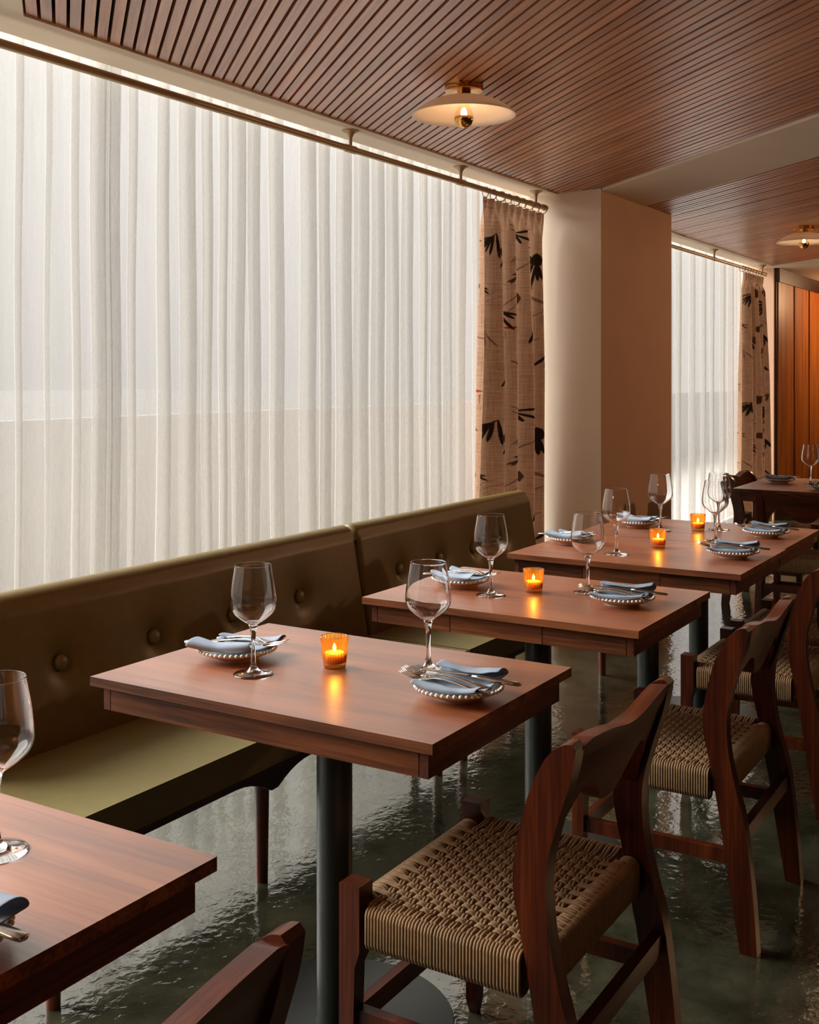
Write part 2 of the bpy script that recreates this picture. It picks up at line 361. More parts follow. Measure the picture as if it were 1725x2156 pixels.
# wood panelling on the far wall
for i, (a, b) in enumerate(((11.02, 11.63), (11.70, 12.31), (12.38, 12.99), (13.06, 13.67))):
    boxo('plank', 'panel', a, b, 2.612, 2.64, 0.1, 2.27, col2, 0.002, 1)
boxo('rail_board', 'darkwood', 10.99, 14.2, 2.595, 2.64, 2.27, CEIL, col2, 0.002, 1)
boxo('backing_board', 'darkwood', 10.985, 14.2, 2.626, 2.641, 0, 2.27, col2)
# window wall: head and sill strips around the two openings, frame and panes
struct(boxo('wall_left', 'plaster', -3, -2.0, 2.9, 2.975, 0, 2.95))
struct(boxo('wall_head', 'plaster', -3, 14.5, 2.60, 2.975, 2.92, 3.05))
struct(boxo('wall_head_inner', 'plaster', -3, 14.5, 2.60, 2.64, 2.55, 2.92))
for n, (x0, x1) in enumerate(((-2.0, 5.85), (7.05, 10.94))):
    fr = bmesh.new()
    box(fr, x0, x1, 2.92, 2.97, 0.0, 0.05); box(fr, x0, x1, 2.92, 2.97, 2.87, 2.92)
    box(fr, x0, x0+0.05, 2.92, 2.97, 0.05, 2.87); box(fr, x1-0.05, x1, 2.92, 2.97, 0.05, 2.87)
    w = struct(obj('window_%d' % (n+1), fr, 'white_frame'))
    boxo('pane', 'pane', x0+0.05, x1-0.05, 2.942, 2.948, 0.05, 2.87, w)
# other walls of the room, outside the frame
struct(boxo('wall_right', 'darkwall', -3, 14.5, -4.3, -4.2, 0, 2.5))
struct(boxo('wall_back', 'darkwall', -3.1, -3, -4.2, 3.2, 0, 2.5))
struct(boxo('wall_end', 'darkwall', 14.5, 14.6, -4.2, 3.2, 0, 2.5))
# outside: pavement and a low pale wall seen faintly through the sheer cloth
struct(boxo('floor_outside', 'pavement', -40, 60, 2.975, 6.62, -0.3, -0.15))
struct(boxo('floor_street', 'street', -60, 90, 6.62, 90, -0.3, -0.15))
o = struct(boxo('wall_outside', 'outside', -40, 60, 6.60, 6.63, -0.15, 1.055))

# ------------------------------------------------------------------ sheer curtains
def sheer(name, bands, xa, xb, y0, label, seed):
    rnd = random.Random(seed)
    path = []; info = []
    def add(x, y, mv): path.append((x, y)); info.append(mv)
    add(xa, y0, 0)
    px = xa
    for a, b in bands:
        gap = a-px
        for t in (0.25, 0.5, 0.75): add(px+gap*t, y0-0.018*math.sin(PI*t)*min(1, gap/0.1), 0)
        w = b-a
        add(b-0.15*w, y0-0.002, 1); add(b-0.02*w, y0+0.002, 1); add(b, y0+0.006, 1); add(b-0.03*w, y0+0.011, 1)
        add(a+0.1*w, y0+0.019, 1); add(a, y0+0.024, 1); add(a+0.03*w, y0+0.030, 1)
        add(b-0.1*w, y0+0.030, 1); add(b+0.3*w, y0+0.016, 1)
        px = b+0.3*w
    add(xb, y0, 0)
    rows = 14; z0, z1 = 0.02, 2.62
    ph = [rnd.uniform(0, 6) for _ in range(400)]
    verts, faces = [], []; n = len(path)
    for j in range(rows+1):
        z = z0+(z1-z0)*j/rows; low = 1-j/rows
        for i, (x, y) in enumerate(path):
            k = i//12
            sway = 0.010*low*math.sin(2.0*low+ph[k]) + 0.004*math.sin(z*5+ph[k])
            verts.append((x+sway*(0 if i in (0, n-1) else 1), y+0.012*low*math.sin(ph[k]*1.7+i*0.4), z))
    for j in range(rows):
        for i in range(n-1):
            faces.append((j*n+i, j*n+i+1, (j+1)*n+i+1, (j+1)*n+i))
    me = bpy.data.meshes.new(name); me.from_pydata(verts, [], faces)
    return tag(link(name, me, 'sheer', smooth=True), label, 'curtain')
B1 = [(2.318, 2.331), (2.436, 2.443), (2.54, 2.552), (2.619, 2.673), (2.681, 2.737), (2.792, 2.814), (2.931, 2.967), (3.045, 3.111), (3.167, 3.204), (3.26, 3.287), (3.332, 3.395), (3.425, 3.481), (3.559, 3.632), (3.774, 3.857), (3.898, 3.95), (4.025, 4.113), (4.169, 4.261), (4.312, 4.385), (4.438, 4.509), (4.569, 4.639), (4.737, 4.783), (4.853, 4.91), (4.973, 5.017), (5.087, 5.184), (5.279, 5.328), (5.42, 5.46), (5.56, 5.62), (5.70, 5.75)]
rr = random.Random(3); x = 2.22; pre = []
while x > -1.9:
    w = rr.uniform(0.012, 0.06); pre.append((x-w, x)); x -= w+rr.uniform(0.05, 0.16)
sheer('sheer_curtain', pre[::-1]+B1, -2.0, 5.84, 2.82, 'long off-white sheer curtain filling the big window behind the olive banquette', 1)
x = 7.14; b2 = []
while x < 10.8:
    w = rr.uniform(0.06, 0.11); b2.append((x, x+w)); x += w*1.3+rr.uniform(0.12, 0.24)
sheer('sheer_curtain', b2, 7.06, 10.93, 2.82, 'narrower off-white sheer curtain in the far window beyond the brown column', 2)

# ------------------------------------------------------------------ printed curtains
def in_poly(x, y, poly):
    c = False; j = len(poly)-1
    for i in range(len(poly)):
        xi, yi = poly[i]; xj, yj = poly[j]
        if (yi > y) != (yj > y) and x < (xj-xi)*(y-yi)/(yj-yi)+xi: c = not c
        j = i
    return c
def feather(x, z, ang, L, w):
    ca, sa = math.cos(ang), math.sin(ang)
    prof = [(0, 0.25), (0.3, 0.8), (0.65, 1.0), (0.88, 0.75), (1.0, 0.1)]
    pts = [(t*L, h*w/2) for t, h in prof]+[(t*L, -h*w/2) for t, h in prof[::-1]]
    return [(x+a*ca-b*sa, z+a*sa+b*ca) for a, b in pts]
def stroke(x0, z0, x1, z1, w):
    dx, dz = x1-x0, z1-z0; l = math.hypot(dx, dz); nx, nz = -dz/l*w/2, dx/l*w/2
    return [(x0+nx, z0+nz), (x1+nx*0.5, z1+nz*0.5), (x1-nx*0.5, z1-nz*0.5), (x0-nx, z0-nz)]
BLK, DRK, GRY, RED = (0.05, 0.045, 0.04), (0.16, 0.12, 0.10), (0.42, 0.38, 0.34), (0.75, 0.10, 0.05)
def fan(x, z, a0, a1, n, L, w, c):
    out = []
    for k in range(n):
        t = k/(n-1); out.append((feather(x+random.uniform(-.006, .006), z+random.uniform(-.01, .01), a0+(a1-a0)*t, L*random.uniform(0.7, 1.1), w*0.72), c))
    return out
def blob(x, z, rx, rz, c): return [([(x+rx*math.cos(t*PI/4)*random.uniform(.8, 1.1), z+rz*math.sin(t*PI/4)*random.uniform(.8, 1.1)) for t in range(8)], c)]
def crane_tile(s):
    D = math.radians; o = []
    # (u, v): u 0..0.8 across the curtain, v metres down from the top of the repeat
    o += fan(0.12, -0.18, D(200), D(275), 6, 0.13, 0.020, BLK)            # wing at the left edge
    o += fan(0.20, -0.25, D(235), D(290), 4, 0.14, 0.026, BLK)
    o += blob(0.17, -0.27, 0.035, 0.03, DRK)
    o += blob(0.65, -0.27, 0.03, 0.04, BLK) + fan(0.65, -0.27, D(160), D(285), 10, 0.15, 0.026, BLK)   # black tail plume
    o += blob(0.42, -0.17, 0.03, 0.045, DRK) + fan(0.44, -0.14, D(-60), D(10), 3, 0.08, 0.02, BLK)
    o += [(stroke(0.42, -0.17, 0.30, -0.11, 0.007), BLK), (stroke(0.42, -0.19, 0.30, -0.135, 0.007), BLK)]
    for hx, hz in ((0.03, -0.03), (0.40, -0.02), (0.55, -0.09), (0.22, -0.41), (0.72, -0.41), (0.30, -0.66)):
        o += [(feather(hx-0.03, hz+0.004, 0.05, 0.055, 0.014), RED), (stroke(hx+0.02, hz-0.012, hx+0.065, hz-0.018, 0.004), GRY), (stroke(hx-0.02, hz-0.012, hx-0.02, hz-0.06, 0.005), GRY)]
    o += fan(0.24, -0.56, D(265), D(345), 5, 0.12, 0.02, BLK)
    o += fan(0.74, -0.54, D(225), D(290), 4, 0.11, 0.026, BLK)
    o += blob(0.44, -0.49, 0.03, 0.035, DRK)
    o += [(stroke(0.02, -0.56, 0.14, -0.50, 0.004), GRY), (stroke(0.02, -0.53, 0.12, -0.48, 0.004), GRY)]
    o += [(feather(0.52, -0.50, D(35), 0.14, 0.02), GRY), (feather(0.58, -0.45, D(-30), 0.12, 0.018), GRY)]
    o += [(feather(0.55, -0.75, D(60), 0.12, 0.03), GRY), (stroke(0.56, -0.76, 0.66, -0.70, 0.006), DRK), (stroke(0.05, -0.62, 0.03, -0.80, 0.004), GRY), (stroke(0.08, -0.62, 0.09, -0.82, 0.004), GRY)]
    o += fan(0.08, -0.68, D(200), D(300), 5, 0.09, 0.012, GRY)
    o += fan(0.36, -0.36, D(190), D(250), 4, 0.09, 0.018, DRK)+fan(0.52, -0.66, D(250), D(310), 5, 0.10, 0.020, BLK)
    o += fan(0.33, -0.27, D(230), D(300), 5, 0.08, 0.010, GRY)+fan(0.76, -0.12, D(200), D(260), 4, 0.08, 0.018, DRK)
    o += fan(0.02, -0.44, D(290), D(350), 4, 0.09, 0.016, BLK)+fan(0.70, -0.78, D(230), D(300), 4, 0.10, 0.020, BLK)+fan(0.18, -0.88, D(240), D(310), 5, 0.09, 0.018, BLK)
    o += [(stroke(0.33, -0.48, 0.25, -0.56, 0.005), DRK), (stroke(0.36, -0.49, 0.28, -0.58, 0.005), DRK), (stroke(0.60, -0.60, 0.68, -0.55, 0.005), DRK)]
    o += [(stroke(0.30, -0.83, 0.42, -0.90, 0.005), BLK), (stroke(0.45, -0.34, 0.52, -0.28, 0.005), DRK)]
    return o
def printed(name, xa, xb, y0, nf, label, NX, NZ, seed, sp0=0.94):
    random.seed(seed)
    z0, z1 = 0.02, 2.285; n = NX+1; Wd = xb-xa; REP = 0.96; H = z1-z0
    tile = crane_tile(1.0)
    cols = [1.0]*(4*n*(NZ+1))
    for row in range(3):                                    # the print follows the cloth, one repeat every REP metres
        for p, c in tile:
            us = [q[0] for q in p]; vs_ = [q[1]-row*REP for q in p]
            i0, i1 = max(0, int(min(us)/0.8*NX)), min(NX, int(max(us)/0.8*NX)+1)
            j0, j1 = max(0, int(-max(vs_)/H*NZ)), min(NZ, int(-min(vs_)/H*NZ)+1)
            for j in range(j0, j1+1):
                pv = -j/NZ*H+row*REP
                for i in range(i0, i1+1):
                    f = sum(in_poly((i+a)/NX*0.8, pv+b/NZ*H, p) for a, b in ((-.3, -.15), (.3, -.3), (-.15, .3), (.15, 0), (0, .15)))/5
                    if f:
                        k = 4*(j*n+i); cols[k:k+3] = [q+(r-q)*f for q, r in zip(cols[k:k+3], c)]
    verts = []
    for j in range(NZ+1):
        v = j/NZ; z = z1-H*v; d = z1-z
        h = max(0.0, 1-d/0.16); h = h*h*(3-2*h)             # pinch-pleated heading, fading into soft folds
        spread = sp0+(1.03-sp0)*v; amp = 0.046*(0.55+0.45*min(1, d/0.9))
        for i in range(n):
            u = i/NX; ph = 2*PI*nf*u+0.5*math.sin(v*2.2+seed)
            fold = math.sin(ph)+0.28*math.sin(2*ph+0.8+v)+0.22*math.sin(0.53*ph+v*2)
            pleat = 0.030*max(0.0, math.cos(2*ph))**3-0.012
            y = y0+(1-h)*amp*fold+h*(-pleat)
            xx = xa+Wd*0.5+Wd*(u-0.5)*spread-(1-h)*0.012*math.cos(ph)+0.005*math.sin(v*5+u*9)
            verts.append((xx, y, z))
    faces = [(j*n+i, j*n+i+1, (j+1)*n+i+1, (j+1)*n+i) for j in range(NZ) for i in range(NX)]
    me = bpy.data.meshes.new('cloth'); me.from_pydata(verts, [], faces)
    at = me.color_attributes.new('print', 'FLOAT_COLOR', 'POINT'); at.data.foreach_set('color', cols)
    e = empty(name, label, 'curtain', (0, 0, 0))
    link('cloth', me, 'print', e, smooth=True)
    for k in range(9):                                      # rings on the rod
        x = xa+0.05+(Wd-0.09)*k/8
        bm = tube(bmesh.new(), [(0, 0.026*math.cos(t*PI/8), 0.026*math.sin(t*PI/8)) for t in range(16)], 0.003, 6, closed=True)
        r = obj('ring', bm, 'rodmetal', e, (x, y0, 2.311), smooth=True); r.rotation_euler = (0, 0, random.uniform(-0.5, 0.5))
    return e
printed('printed_curtain', 5.03, 5.81, 2.66, 4.5, 'brown linen curtain printed with black-winged cranes beside the cream column', 420, 620, 4)
printed('printed_curtain', 9.86, 10.70, 2.66, 5.0, 'crane-printed brown curtain in the far window beside the wood panelling', 220, 300, 9, 0.72)

# ------------------------------------------------------------------ curtain rods
def rod(x0, x1, brs, label, couple=None):
    e = empty('curtain_rod', label, 'curtain rod', (0, 0, 0))
    obj('pole', tube(bmesh.new(), [(x0, 2.66, 2.322), (x1, 2.66, 2.322)], 0.0135, 14), 'rodmetal', e, smooth=True, angle=0.7)
    for bx in brs:
        bm = lathe(bmesh.new(), [(0, 0), (0.036, 0), (0.036, -0.004), (0.016, -0.014), (0.008, -0.03), (0.007, -0.07), (0, -0.07)], 18)
        obj('bracket', bm, 'rodmetal', e, (bx, 2.66, CEIL), smooth=True, angle=0.7)
        obj('coupler', tube(bmesh.new(), [(bx-0.035, 2.66, 2.322), (bx+0.035, 2.66, 2.322)], 0.0165, 14), 'rodmetal', e, smooth=True, angle=0.7)
    obj('end_cap', tube(bmesh.new(), [(x1-0.02, 2.66, 2.322), (x1+0.012, 2.66, 2.322)], 0.017, 14), 'rodmetal', e, smooth=True, angle=0.7)
rod(-1.95, 5.80, (1.99, 3.87, 4.82, 5.68), 'long bronze curtain rod under the plaster soffit of the near window')
rod(7.08, 10.72, (9.07, 10.60), 'shorter bronze curtain rod of the far window past the column')

# ------------------------------------------------------------------ ceiling lamps
def lamp(loc, label):
    e = empty('ceiling_lamp', label, 'ceiling lamp', loc)
    obj('canopy', lathe(bmesh.new(), [(0, 0.008), (0.068, 0.008), (0.068, -0.011), (0.066, -0.013), (0, -0.013)], 40), 'gold', e, smooth=True, angle=0.6)
    obj('neck', lathe(bmesh.new(), [(0.024, -0.013), (0.024, -0.034), (0.0, -0.034)], 24), 'gold', e, smooth=True, angle=0.6)
    prof = [(0.026, -0.031), (0.055, -0.034), (0.085, -0.040), (0.115, -0.050), (0.142, -0.064), (0.165, -0.080), (0.184, -0.096)]
    inner = [(r-0.001, z-0.004) for r, z in prof[::-1]]
    obj('shade', lathe(bmesh.new(), prof+[(0.1855, -0.099)]+inner, 56), 'shade', e, smooth=True)
    obj('socket', lathe(bmesh.new(), [(0, -0.035), (0.022, -0.035), (0.022, -0.050), (0, -0.052)], 20), 'plate', e, smooth=True, angle=0.6)
    b = obj('bulb', lathe(bmesh.new(), [(0.016, -0.050), (0.018, -0.062), (0.022, -0.072), (0.027, -0.082), (0.031, -0.092), (0.0330, -0.101), (0.0335, -0.107)], 40), 'bulbglass', e, smooth=True)
    obj('filament', lathe(bmesh.new(), [(0, -0.074), (0.005, -0.076), (0.009, -0.083), (0.0105, -0.090), (0.009, -0.097), (0.005, -0.102), (0, -0.104)], 20), 'bulb', b, smooth=True)
    obj('mirrored_tip', lathe(bmesh.new(), [(0.0338, -0.104), (0.0340, -0.110), (0.0330, -0.117), (0.0305, -0.124), (0.0262, -0.131), (0.0200, -0.137), (0.0120, -0.141), (0.005, -0.1425), (0, -0.143)], 40), 'gold', b, smooth=True)
    return e
L1 = lamp((3.508, 1.923, CEIL), 'near white dish ceiling lamp with gold-tipped bulb, on the slatted ceiling')
dup(L1, (8.085, 1.745, CEIL), 0, 'far white dish ceiling lamp at the right edge beyond the column')

# ------------------------------------------------------------------ banquettes
def banquette(x0, x1, buttons, legs, rear, label):
    e = empty('banquette', label, 'bench', (x0, 2.1, 0), 0, 'olive banquettes under the window')
    Lx = x1-x0; g = 0.003
    # backrest: rounded leaning slab with soft dents round the buttons
    NX, prof = int(Lx*90), []
    T = 0.085
    def front(s): return 2.255-2.1+0.075*s, 0.40+0.43*s      # y,z on the front face
    sec = []
    for s in [i/28 for i in range(28)]: y, z = front(s); sec.append((y, z, 1))
    for a in range(0, 181, 20):
        t = math.radians(a); y, z = front(1.0); sec.append((y+0.04-0.04*math.cos(t)+0.0, z-0.035+0.035*math.sin(t)*1.0, 0))
    sec = [q for q in sec if not (q[2] == 1 and q[1] > 0.795)]
    y, z = front(0); sec.append((y+T+0.01, z, 0))
    verts, faces = [], []; n = len(sec)
    for i in range(NX+1):
        x = Lx*i/NX
        edge = min(x, Lx-x); rnd = 0.02*max(0, 1-edge/0.022)**2
        for y, z, f in sec:
            d = 0
            if f:
                for bx in buttons:
                    q = ((x+x0-bx)**2+(z-0.63)**2); d += 0.022*math.exp(-q/0.0011)+0.008*math.exp(-q/0.010)
            zz = z-rnd*(1 if z > 0.78 else 0)
            verts.append((min(max(x, g), Lx-g), y+d+rnd*(1 if f else 0), zz))
    for i in range(NX):
        for k in range(n-1): faces.append((i*n+k, (i+1)*n+k, (i+1)*n+k+1, i*n+k+1))
    faces.append(tuple(range(n))); faces.append(tuple(NX*n+k for k in range(n))[::-1])
    me = bpy.data.meshes.new('backrest'); me.from_pydata(verts, [], faces); me.validate()
    link('backrest', me, 'leather', e, smooth=True); me.set_sharp_from_angle(angle=0.9)
    for bx in buttons:
        s = (0.63-0.40)/0.43; y, z = front(s)
        bm = lathe(bmesh.new(), [(0, 0.012), (0.013, 0.010), (0.020, 0.005), (0.0225, -0.001), (0.0225, -0.008)], 22)
        b = obj('button', bm, 'seatleather', e, (bx-x0, y+0.017, z), smooth=True); b.rotation_euler = (PI/2-0.17, 0, 0)
    bm = box(bmesh.new(), g, Lx-g, 1.855-2.1, 2.275-2.1, 0.352, 0.432)
    obj('seat_cushion', bm, 'seatleather', e, bevel=0.03, seg=5)
    # arched front rail
    pts = [(0.01, 0.352), (Lx-0.01, 0.352)]
    lo = []
    lx = sorted([l-x0 for l in legs]); N = 60
    for i in range(N+1):
        x = Lx-0.01-(Lx-0.02)*i/N; d = min(abs(x-l) for l in lx)
        lo.append((x, 0.305-0.055*max(0.0, 1-d/0.16)**2))
    obj('rail', prism(bmesh.new(), pts+lo, lambda x, z: (x, 1.905-2.1, z), lambda x, z: (x, 1.93-2.1, z)), 'darkwood', e)
    boxo('back_rail', 'darkwood', 0.01, Lx-0.01, 2.30-2.1, 2.325-2.1, 0.30, 0.398, e)
    for l in legs:
        bm = lathe(bmesh.new(), [(0, 0.35), (0.021, 0.35), (0.020, 0.25), (0.0165, 0.0), (0, 0)], 14)
        obj('leg', bm, 'benchleg', e, (l-x0, 1.95-2.1, 0), smooth=True, angle=0.7)
    for l in rear:
        bm = lathe(bmesh.new(), [(0, 0.35), (0.021, 0.35), (0.021, 0.25), (0.016, 0.0), (0, 0)], 12)
        obj('leg', bm, 'benchleg', e, (l-x0, 2.275-2.1, 0), smooth=True, angle=0.7)
    return e
banquette(1.665, 3.418, (2.03, 2.37, 2.715, 3.06), (1.69, 2.41, 3.37), (1.72, 3.16), 'near olive leather banquette section, cut off by the left edge')
banquette(3.422, 4.905, (3.70, 4.01, 4.30, 4.59), (3.55, 4.88), (3.75, 4.60), 'far olive leather banquette section ending beside the printed curtain')

# ------------------------------------------------------------------ tables
def table(x0, x1, y0, y1, label, splits=(), group='oak-brown pedestal dining tables'):
    cx, cy_ = (x0+x1)/2, (y0+y1)/2
    e = empty('dining_table', label, 'table', (cx, cy_, 0), 0, group)
    hx, hy = (x1-x0)/2, (y1-y0)/2
    tt = boxo('tabletop', 'table', -hx, hx, -hy, hy, 0.731, 0.75, e, 0.0018, 2)
    tt.data.materials.append(M['edge'])                     # side faces take a darker wood without the coat
    for p in tt.data.polygons:
        if abs(p.normal.z) < 0.5: p.material_index = 1
    z0, z1, i, t = 0.680, 0.731, 0.02, 0.018
    boxo('apron_end', 'apron_y', -hx+i, hx-i, -hy+i, -hy+i+t, z0, z1, e)
    boxo('apron_end', 'apron_y', -hx+i, hx-i, hy-i-t, hy-i, z0, z1, e)
    for sx in (-1, 1):
        a, b = (-hx+i, -hx+i+t) if sx < 0 else (hx-i-t, hx-i)
        cuts = [-hy+i+t+0.0008]+[s-cy_ for s in splits]+[hy-i-t-0.0008]
        for p, q in zip(cuts, cuts[1:]):
            boxo('apron_side', 'apron_x', a, b, p+0.0012, q-0.0012, z0, z1, e)
    boxo('top_plate', 'greymetal', -0.17, 0.17, -0.2, 0.2, 0.716, 0.731, e)
    obj('pedestal', lathe(bmesh.new(), [(0, 0.012), (0.0405, 0.012), (0.038, 0.02), (0.038, 0.716), (0, 0.716)], 32), 'greymetal', e, smooth=True, angle=0.6)
    obj('base_plate', lathe(bmesh.new(), [(0, 0.0), (0.255, 0.0), (0.255, 0.010), (0.253, 0.012), (0, 0.012)], 56), 'greymetal', e, smooth=True, angle=0.6)
    return e
table(0.525, 1.125, 0.985, 1.80, 'wooden pedestal table in the front left corner, mostly cut off')
table(1.658, 2.252, 0.970, 1.80, 'first wooden pedestal table wholly in view, in front of the near banquette')
table(2.655, 3.252, 0.966, 1.785, 'second wooden pedestal table, its side board split by two dark joints', (1.235, 1.51))
table(3.577, 4.181, 0.965, 1.787, 'near half of the two wooden tables pushed together before the column', (1.235, 1.51))
table(4.185, 4.79, 0.972, 1.787, 'far half of the two wooden tables pushed together before the column', (1.235, 1.51))
table(6.29, 7.12, 0.72, 1.742, 'far wooden table beyond the joined pair, at the right edge')

# ------------------------------------------------------------------ woven chairs
def make_chair():
    e = empty('woven_chair', '', 'chair', (0, 0, 0), 0, 'dark wooden chairs with woven cord seats')
    # rear legs: bent side profile (y,z), extruded across x
    fr = [(-0.215, 0), (-0.190, .15), (-0.168, .291), (-0.147, .41), (-0.124, .525), (-0.130, .60), (-0.150, .68), (-0.174, .735), (-0.193, .760), (-0.212, .773), (-0.226, .776)]
    bk = [(-0.234, .768), (-0.225, .72), (-0.200, .64), (-0.182, .56), (-0.186, .47), (-0.205, .38), (-0.224, .308), (-0.244, .15), (-0.255, 0)]
    def smooth_line(p, m=5):
        out = []
        for i in range(len(p)-1):
            p0, p1, p2, p3 = p[max(i-1, 0)], p[i], p[i+1], p[min(i+2, len(p)-1)]
            for k in range(m):
                t = k/m; out.append(tuple(0.5*(2*b+(c-a)*t+(2*a-5*b+4*c-d)*t*t+(3*b-a-3*c+d)*t**3) for a, b, c, d in zip(p0, p1, p2, p3)))
        return out+[p[-1]]
    fr, bk = smooth_line(fr), smooth_line(bk)
    for s in (-1, 1):
        bm = bmesh.new(); n = 0
        a, b = (0.205, 0.240)
        prism(bm, fr+bk, lambda y, z: (s*(a+0.004*(z < 0.3)), y, z), lambda y, z: (s*(b+0.012*max(0, 0.45-z)), y, z))
        obj('leg', bm, 'chair', e, bevel=0.005, seg=2)
        bm = bmesh.new()                                             # front leg: square post, thinner under the seat, tapered foot
        pr = [(0.459, 0.205, 0.248, 0.172, 0.215), (0.345, 0.205, 0.248, 0.172, 0.215), (0.315, 0.215, 0.248, 0.182, 0.215), (0.03, 0.222, 0.250, 0.188, 0.215), (0.0, 0.230, 0.246, 0.193, 0.211)]
        rings = []
        for z, xa, xb, ya, yb in pr: rings.append([bm.verts.new(p) for p in ((s*xa, ya, z), (s*xb, ya, z), (s*xb, yb, z), (s*xa, yb, z))])
        for p, q in zip(rings, rings[1:]):
            for k in range(4): bm.faces.new((p[k], p[(k+1) % 4], q[(k+1) % 4], q[k]))
        bm.faces.new(rings[0]); bm.faces.new(rings[-1][::-1])
        obj('leg', bm, 'chair', e, bevel=0.004, seg=2)
    # backrest board: wavy top, two arches and a middle tongue
    N = 56; top, bot = [], []
    def ztop(x): t = abs(x)/0.215; return 0.776-0.020*math.exp(-(t/0.42)**2)-0.010*max(0, t-0.85)/0.15
    keys = [(0, .615), (.03, .618), (.05, .630), (.07, .651), (.09, .669), (.115, .681), (.14, .678), (.165, .658), (.185, .625), (.200, .585), (.2155, .54)]
    def zbot(x):
        x = abs(x)
        for (a, za), (b, zb) in zip(keys, keys[1:]):
            if x <= b: t = (x-a)/(b-a); return za+(zb-za)*t
        return keys[-1][1]
    def yc(x, z):                                                    # centre surface follows the legs, hollowed a little
        ys = [(-0.152, .54), (-0.155, .58), (-0.165, .62), (-0.178, .66), (-0.195, .71), (-0.212, .75), (-0.222, .78)]
        yy = ys[-1][0]
        for (a, za), (b, zb) in zip(ys, ys[1:]):
            if z <= zb: yy = a+(b-a)*max(0, (z-za)/(zb-za)); break
        return yy-0.012*(1-(x/0.21)**2)
    bm = bmesh.new(); R = 7; F, B = [], []
    for i in range(N+1):
        x = -0.212+0.424*i/N; za, zb = zbot(x), ztop(x); cf, cb = [], []
        for k in range(R+1):
            z = za+(zb-za)*k/R; th = 0.0175
            edge = min(k, R-k)/R
            cf.append(bm.verts.new((x, yc(x, z)+th, z-(0.004 if k == R else 0)))); cb.append(bm.verts.new((x, yc(x, z)-th, z)))
        F.append(cf); B.append(cb)
    for i in range(N):
        for k in range(R):
            bm.faces.new((F[i][k], F[i+1][k], F[i+1][k+1], F[i][k+1])); bm.faces.new((B[i][k], B[i][k+1], B[i+1][k+1], B[i+1][k]))
        bm.faces.new((F[i][R], F[i+1][R], B[i+1][R], B[i][R])); bm.faces.new((F[i][0], B[i][0], B[i+1][0], F[i+1][0]))
    for i in (0, N): bm.faces.new([F[i][k] for k in range(R+1)]+[B[i][k] for k in range(R, -1, -1)])
    obj('backrest', bm, 'chair_x', e, bevel=0.006, seg=3)
    # stretchers
    for s in (-1, 1):
        boxo('stretcher', 'chair', s*0.216, s*0.238, -0.205, 0.186, 0.205, 0.238, e, 0.003, 1)
    boxo('stretcher', 'chair_x', -0.216, 0.216, 0.187, 0.207, 0.198, 0.236, e, 0.003, 1)
    boxo('stretcher', 'chair_x', -0.207, 0.207, -0.222, -0.200, 0.252, 0.29, e, 0.003, 1)
    # cord-wrapped rails
    cr = 0.0031; sp = 0.0063
    def loop(hw, z0, z1, r=0.012):
        out = []
        for cx, cz, a0 in ((hw-r, z1-r, 0), (-hw+r, z1-r, 90), (-hw+r, z0+r, 180), (hw-r, z0+r, 270)):
            for a in (5, 45, 85): t = math.radians(a0+a); out.append((cx+r*math.cos(t), cz+r*math.sin(t)))
        return out
    lp = loop(0.017, 0.352, 0.424)
    def wrap(fn, length):
        bm = bmesh.new(); n = int(length/sp)
        for i in range(n):
            d = i*sp+random.uniform(-0.0004, 0.0004)
            tube(bm, [fn(a, d, z) for a, z in lp], cr, 5, closed=True)
        return bm
    for s in (-1, 1):
        stuff(obj('cord_wrap', wrap(lambda a, d, z: (s*0.228+a, -0.137+d, z), 0.308), 'cord', e, smooth=True))
    stuff(obj('cord_wrap', wrap(lambda a, d, z: (-0.2+d, 0.192+a, z), 0.405), 'cord', e, smooth=True))
    stuff(obj('cord_wrap', wrap(lambda a, d, z: (-0.2+d, -0.160+a, z), 0.405), 'cord', e, smooth=True))
    # the woven middle: pairs of cords both ways
    bm = bmesh.new(); p = 0.0178; A = 0.0058; zc = 0.4205
    ys = [-0.128+p*i for i in range(17)]; xs = [-0.196+p*i for i in range(21)]
    for i, y in enumerate(ys):
        for o in (-0.0034, 0.0034):
            pts = [(-0.238, y+o, 0.412), (-0.228, y+o, 0.4265), (-0.214, y+o, 0.4275)]
            for k, x in enumerate(xs):
                sg = 1 if (i+k) % 2 == 0 else -1
                pts += [(x-0.0052, y+o, zc+A*0.75*sg), (x, y+o, zc+A*sg*1.15), (x+0.0052, y+o, zc+A*0.75*sg)]
            pts += [(0.200, y+o, 0.4245), (0.214, y+o, 0.4275), (0.228, y+o, 0.4265), (0.238, y+o, 0.412)]
            tube(bm, pts, 0.0031, 6)
    for k, x in enumerate(xs):
        for o in (-0.0034, 0.0034):
            pts = [(x+o, -0.170, 0.412), (x+o, -0.160, 0.4265), (x+o, -0.146, 0.4275)]
            for i, y in enumerate(ys):
                sg = -1 if (i+k) % 2 == 0 else 1
                pts += [(x+o, y-0.0052, zc+A*0.75*sg), (x+o, y, zc+A*sg*1.05), (x+o, y+0.0052, zc+A*0.75*sg)]
            pts += [(x+o, 0.178, 0.4275), (x+o, 0.192, 0.4265), (x+o, 0.202, 0.412)]
            tube(bm, pts, 0.0031, 6)
    stuff(obj('woven_seat', bm, 'cord', e, smooth=True))
    return e
chair0 = make_chair()
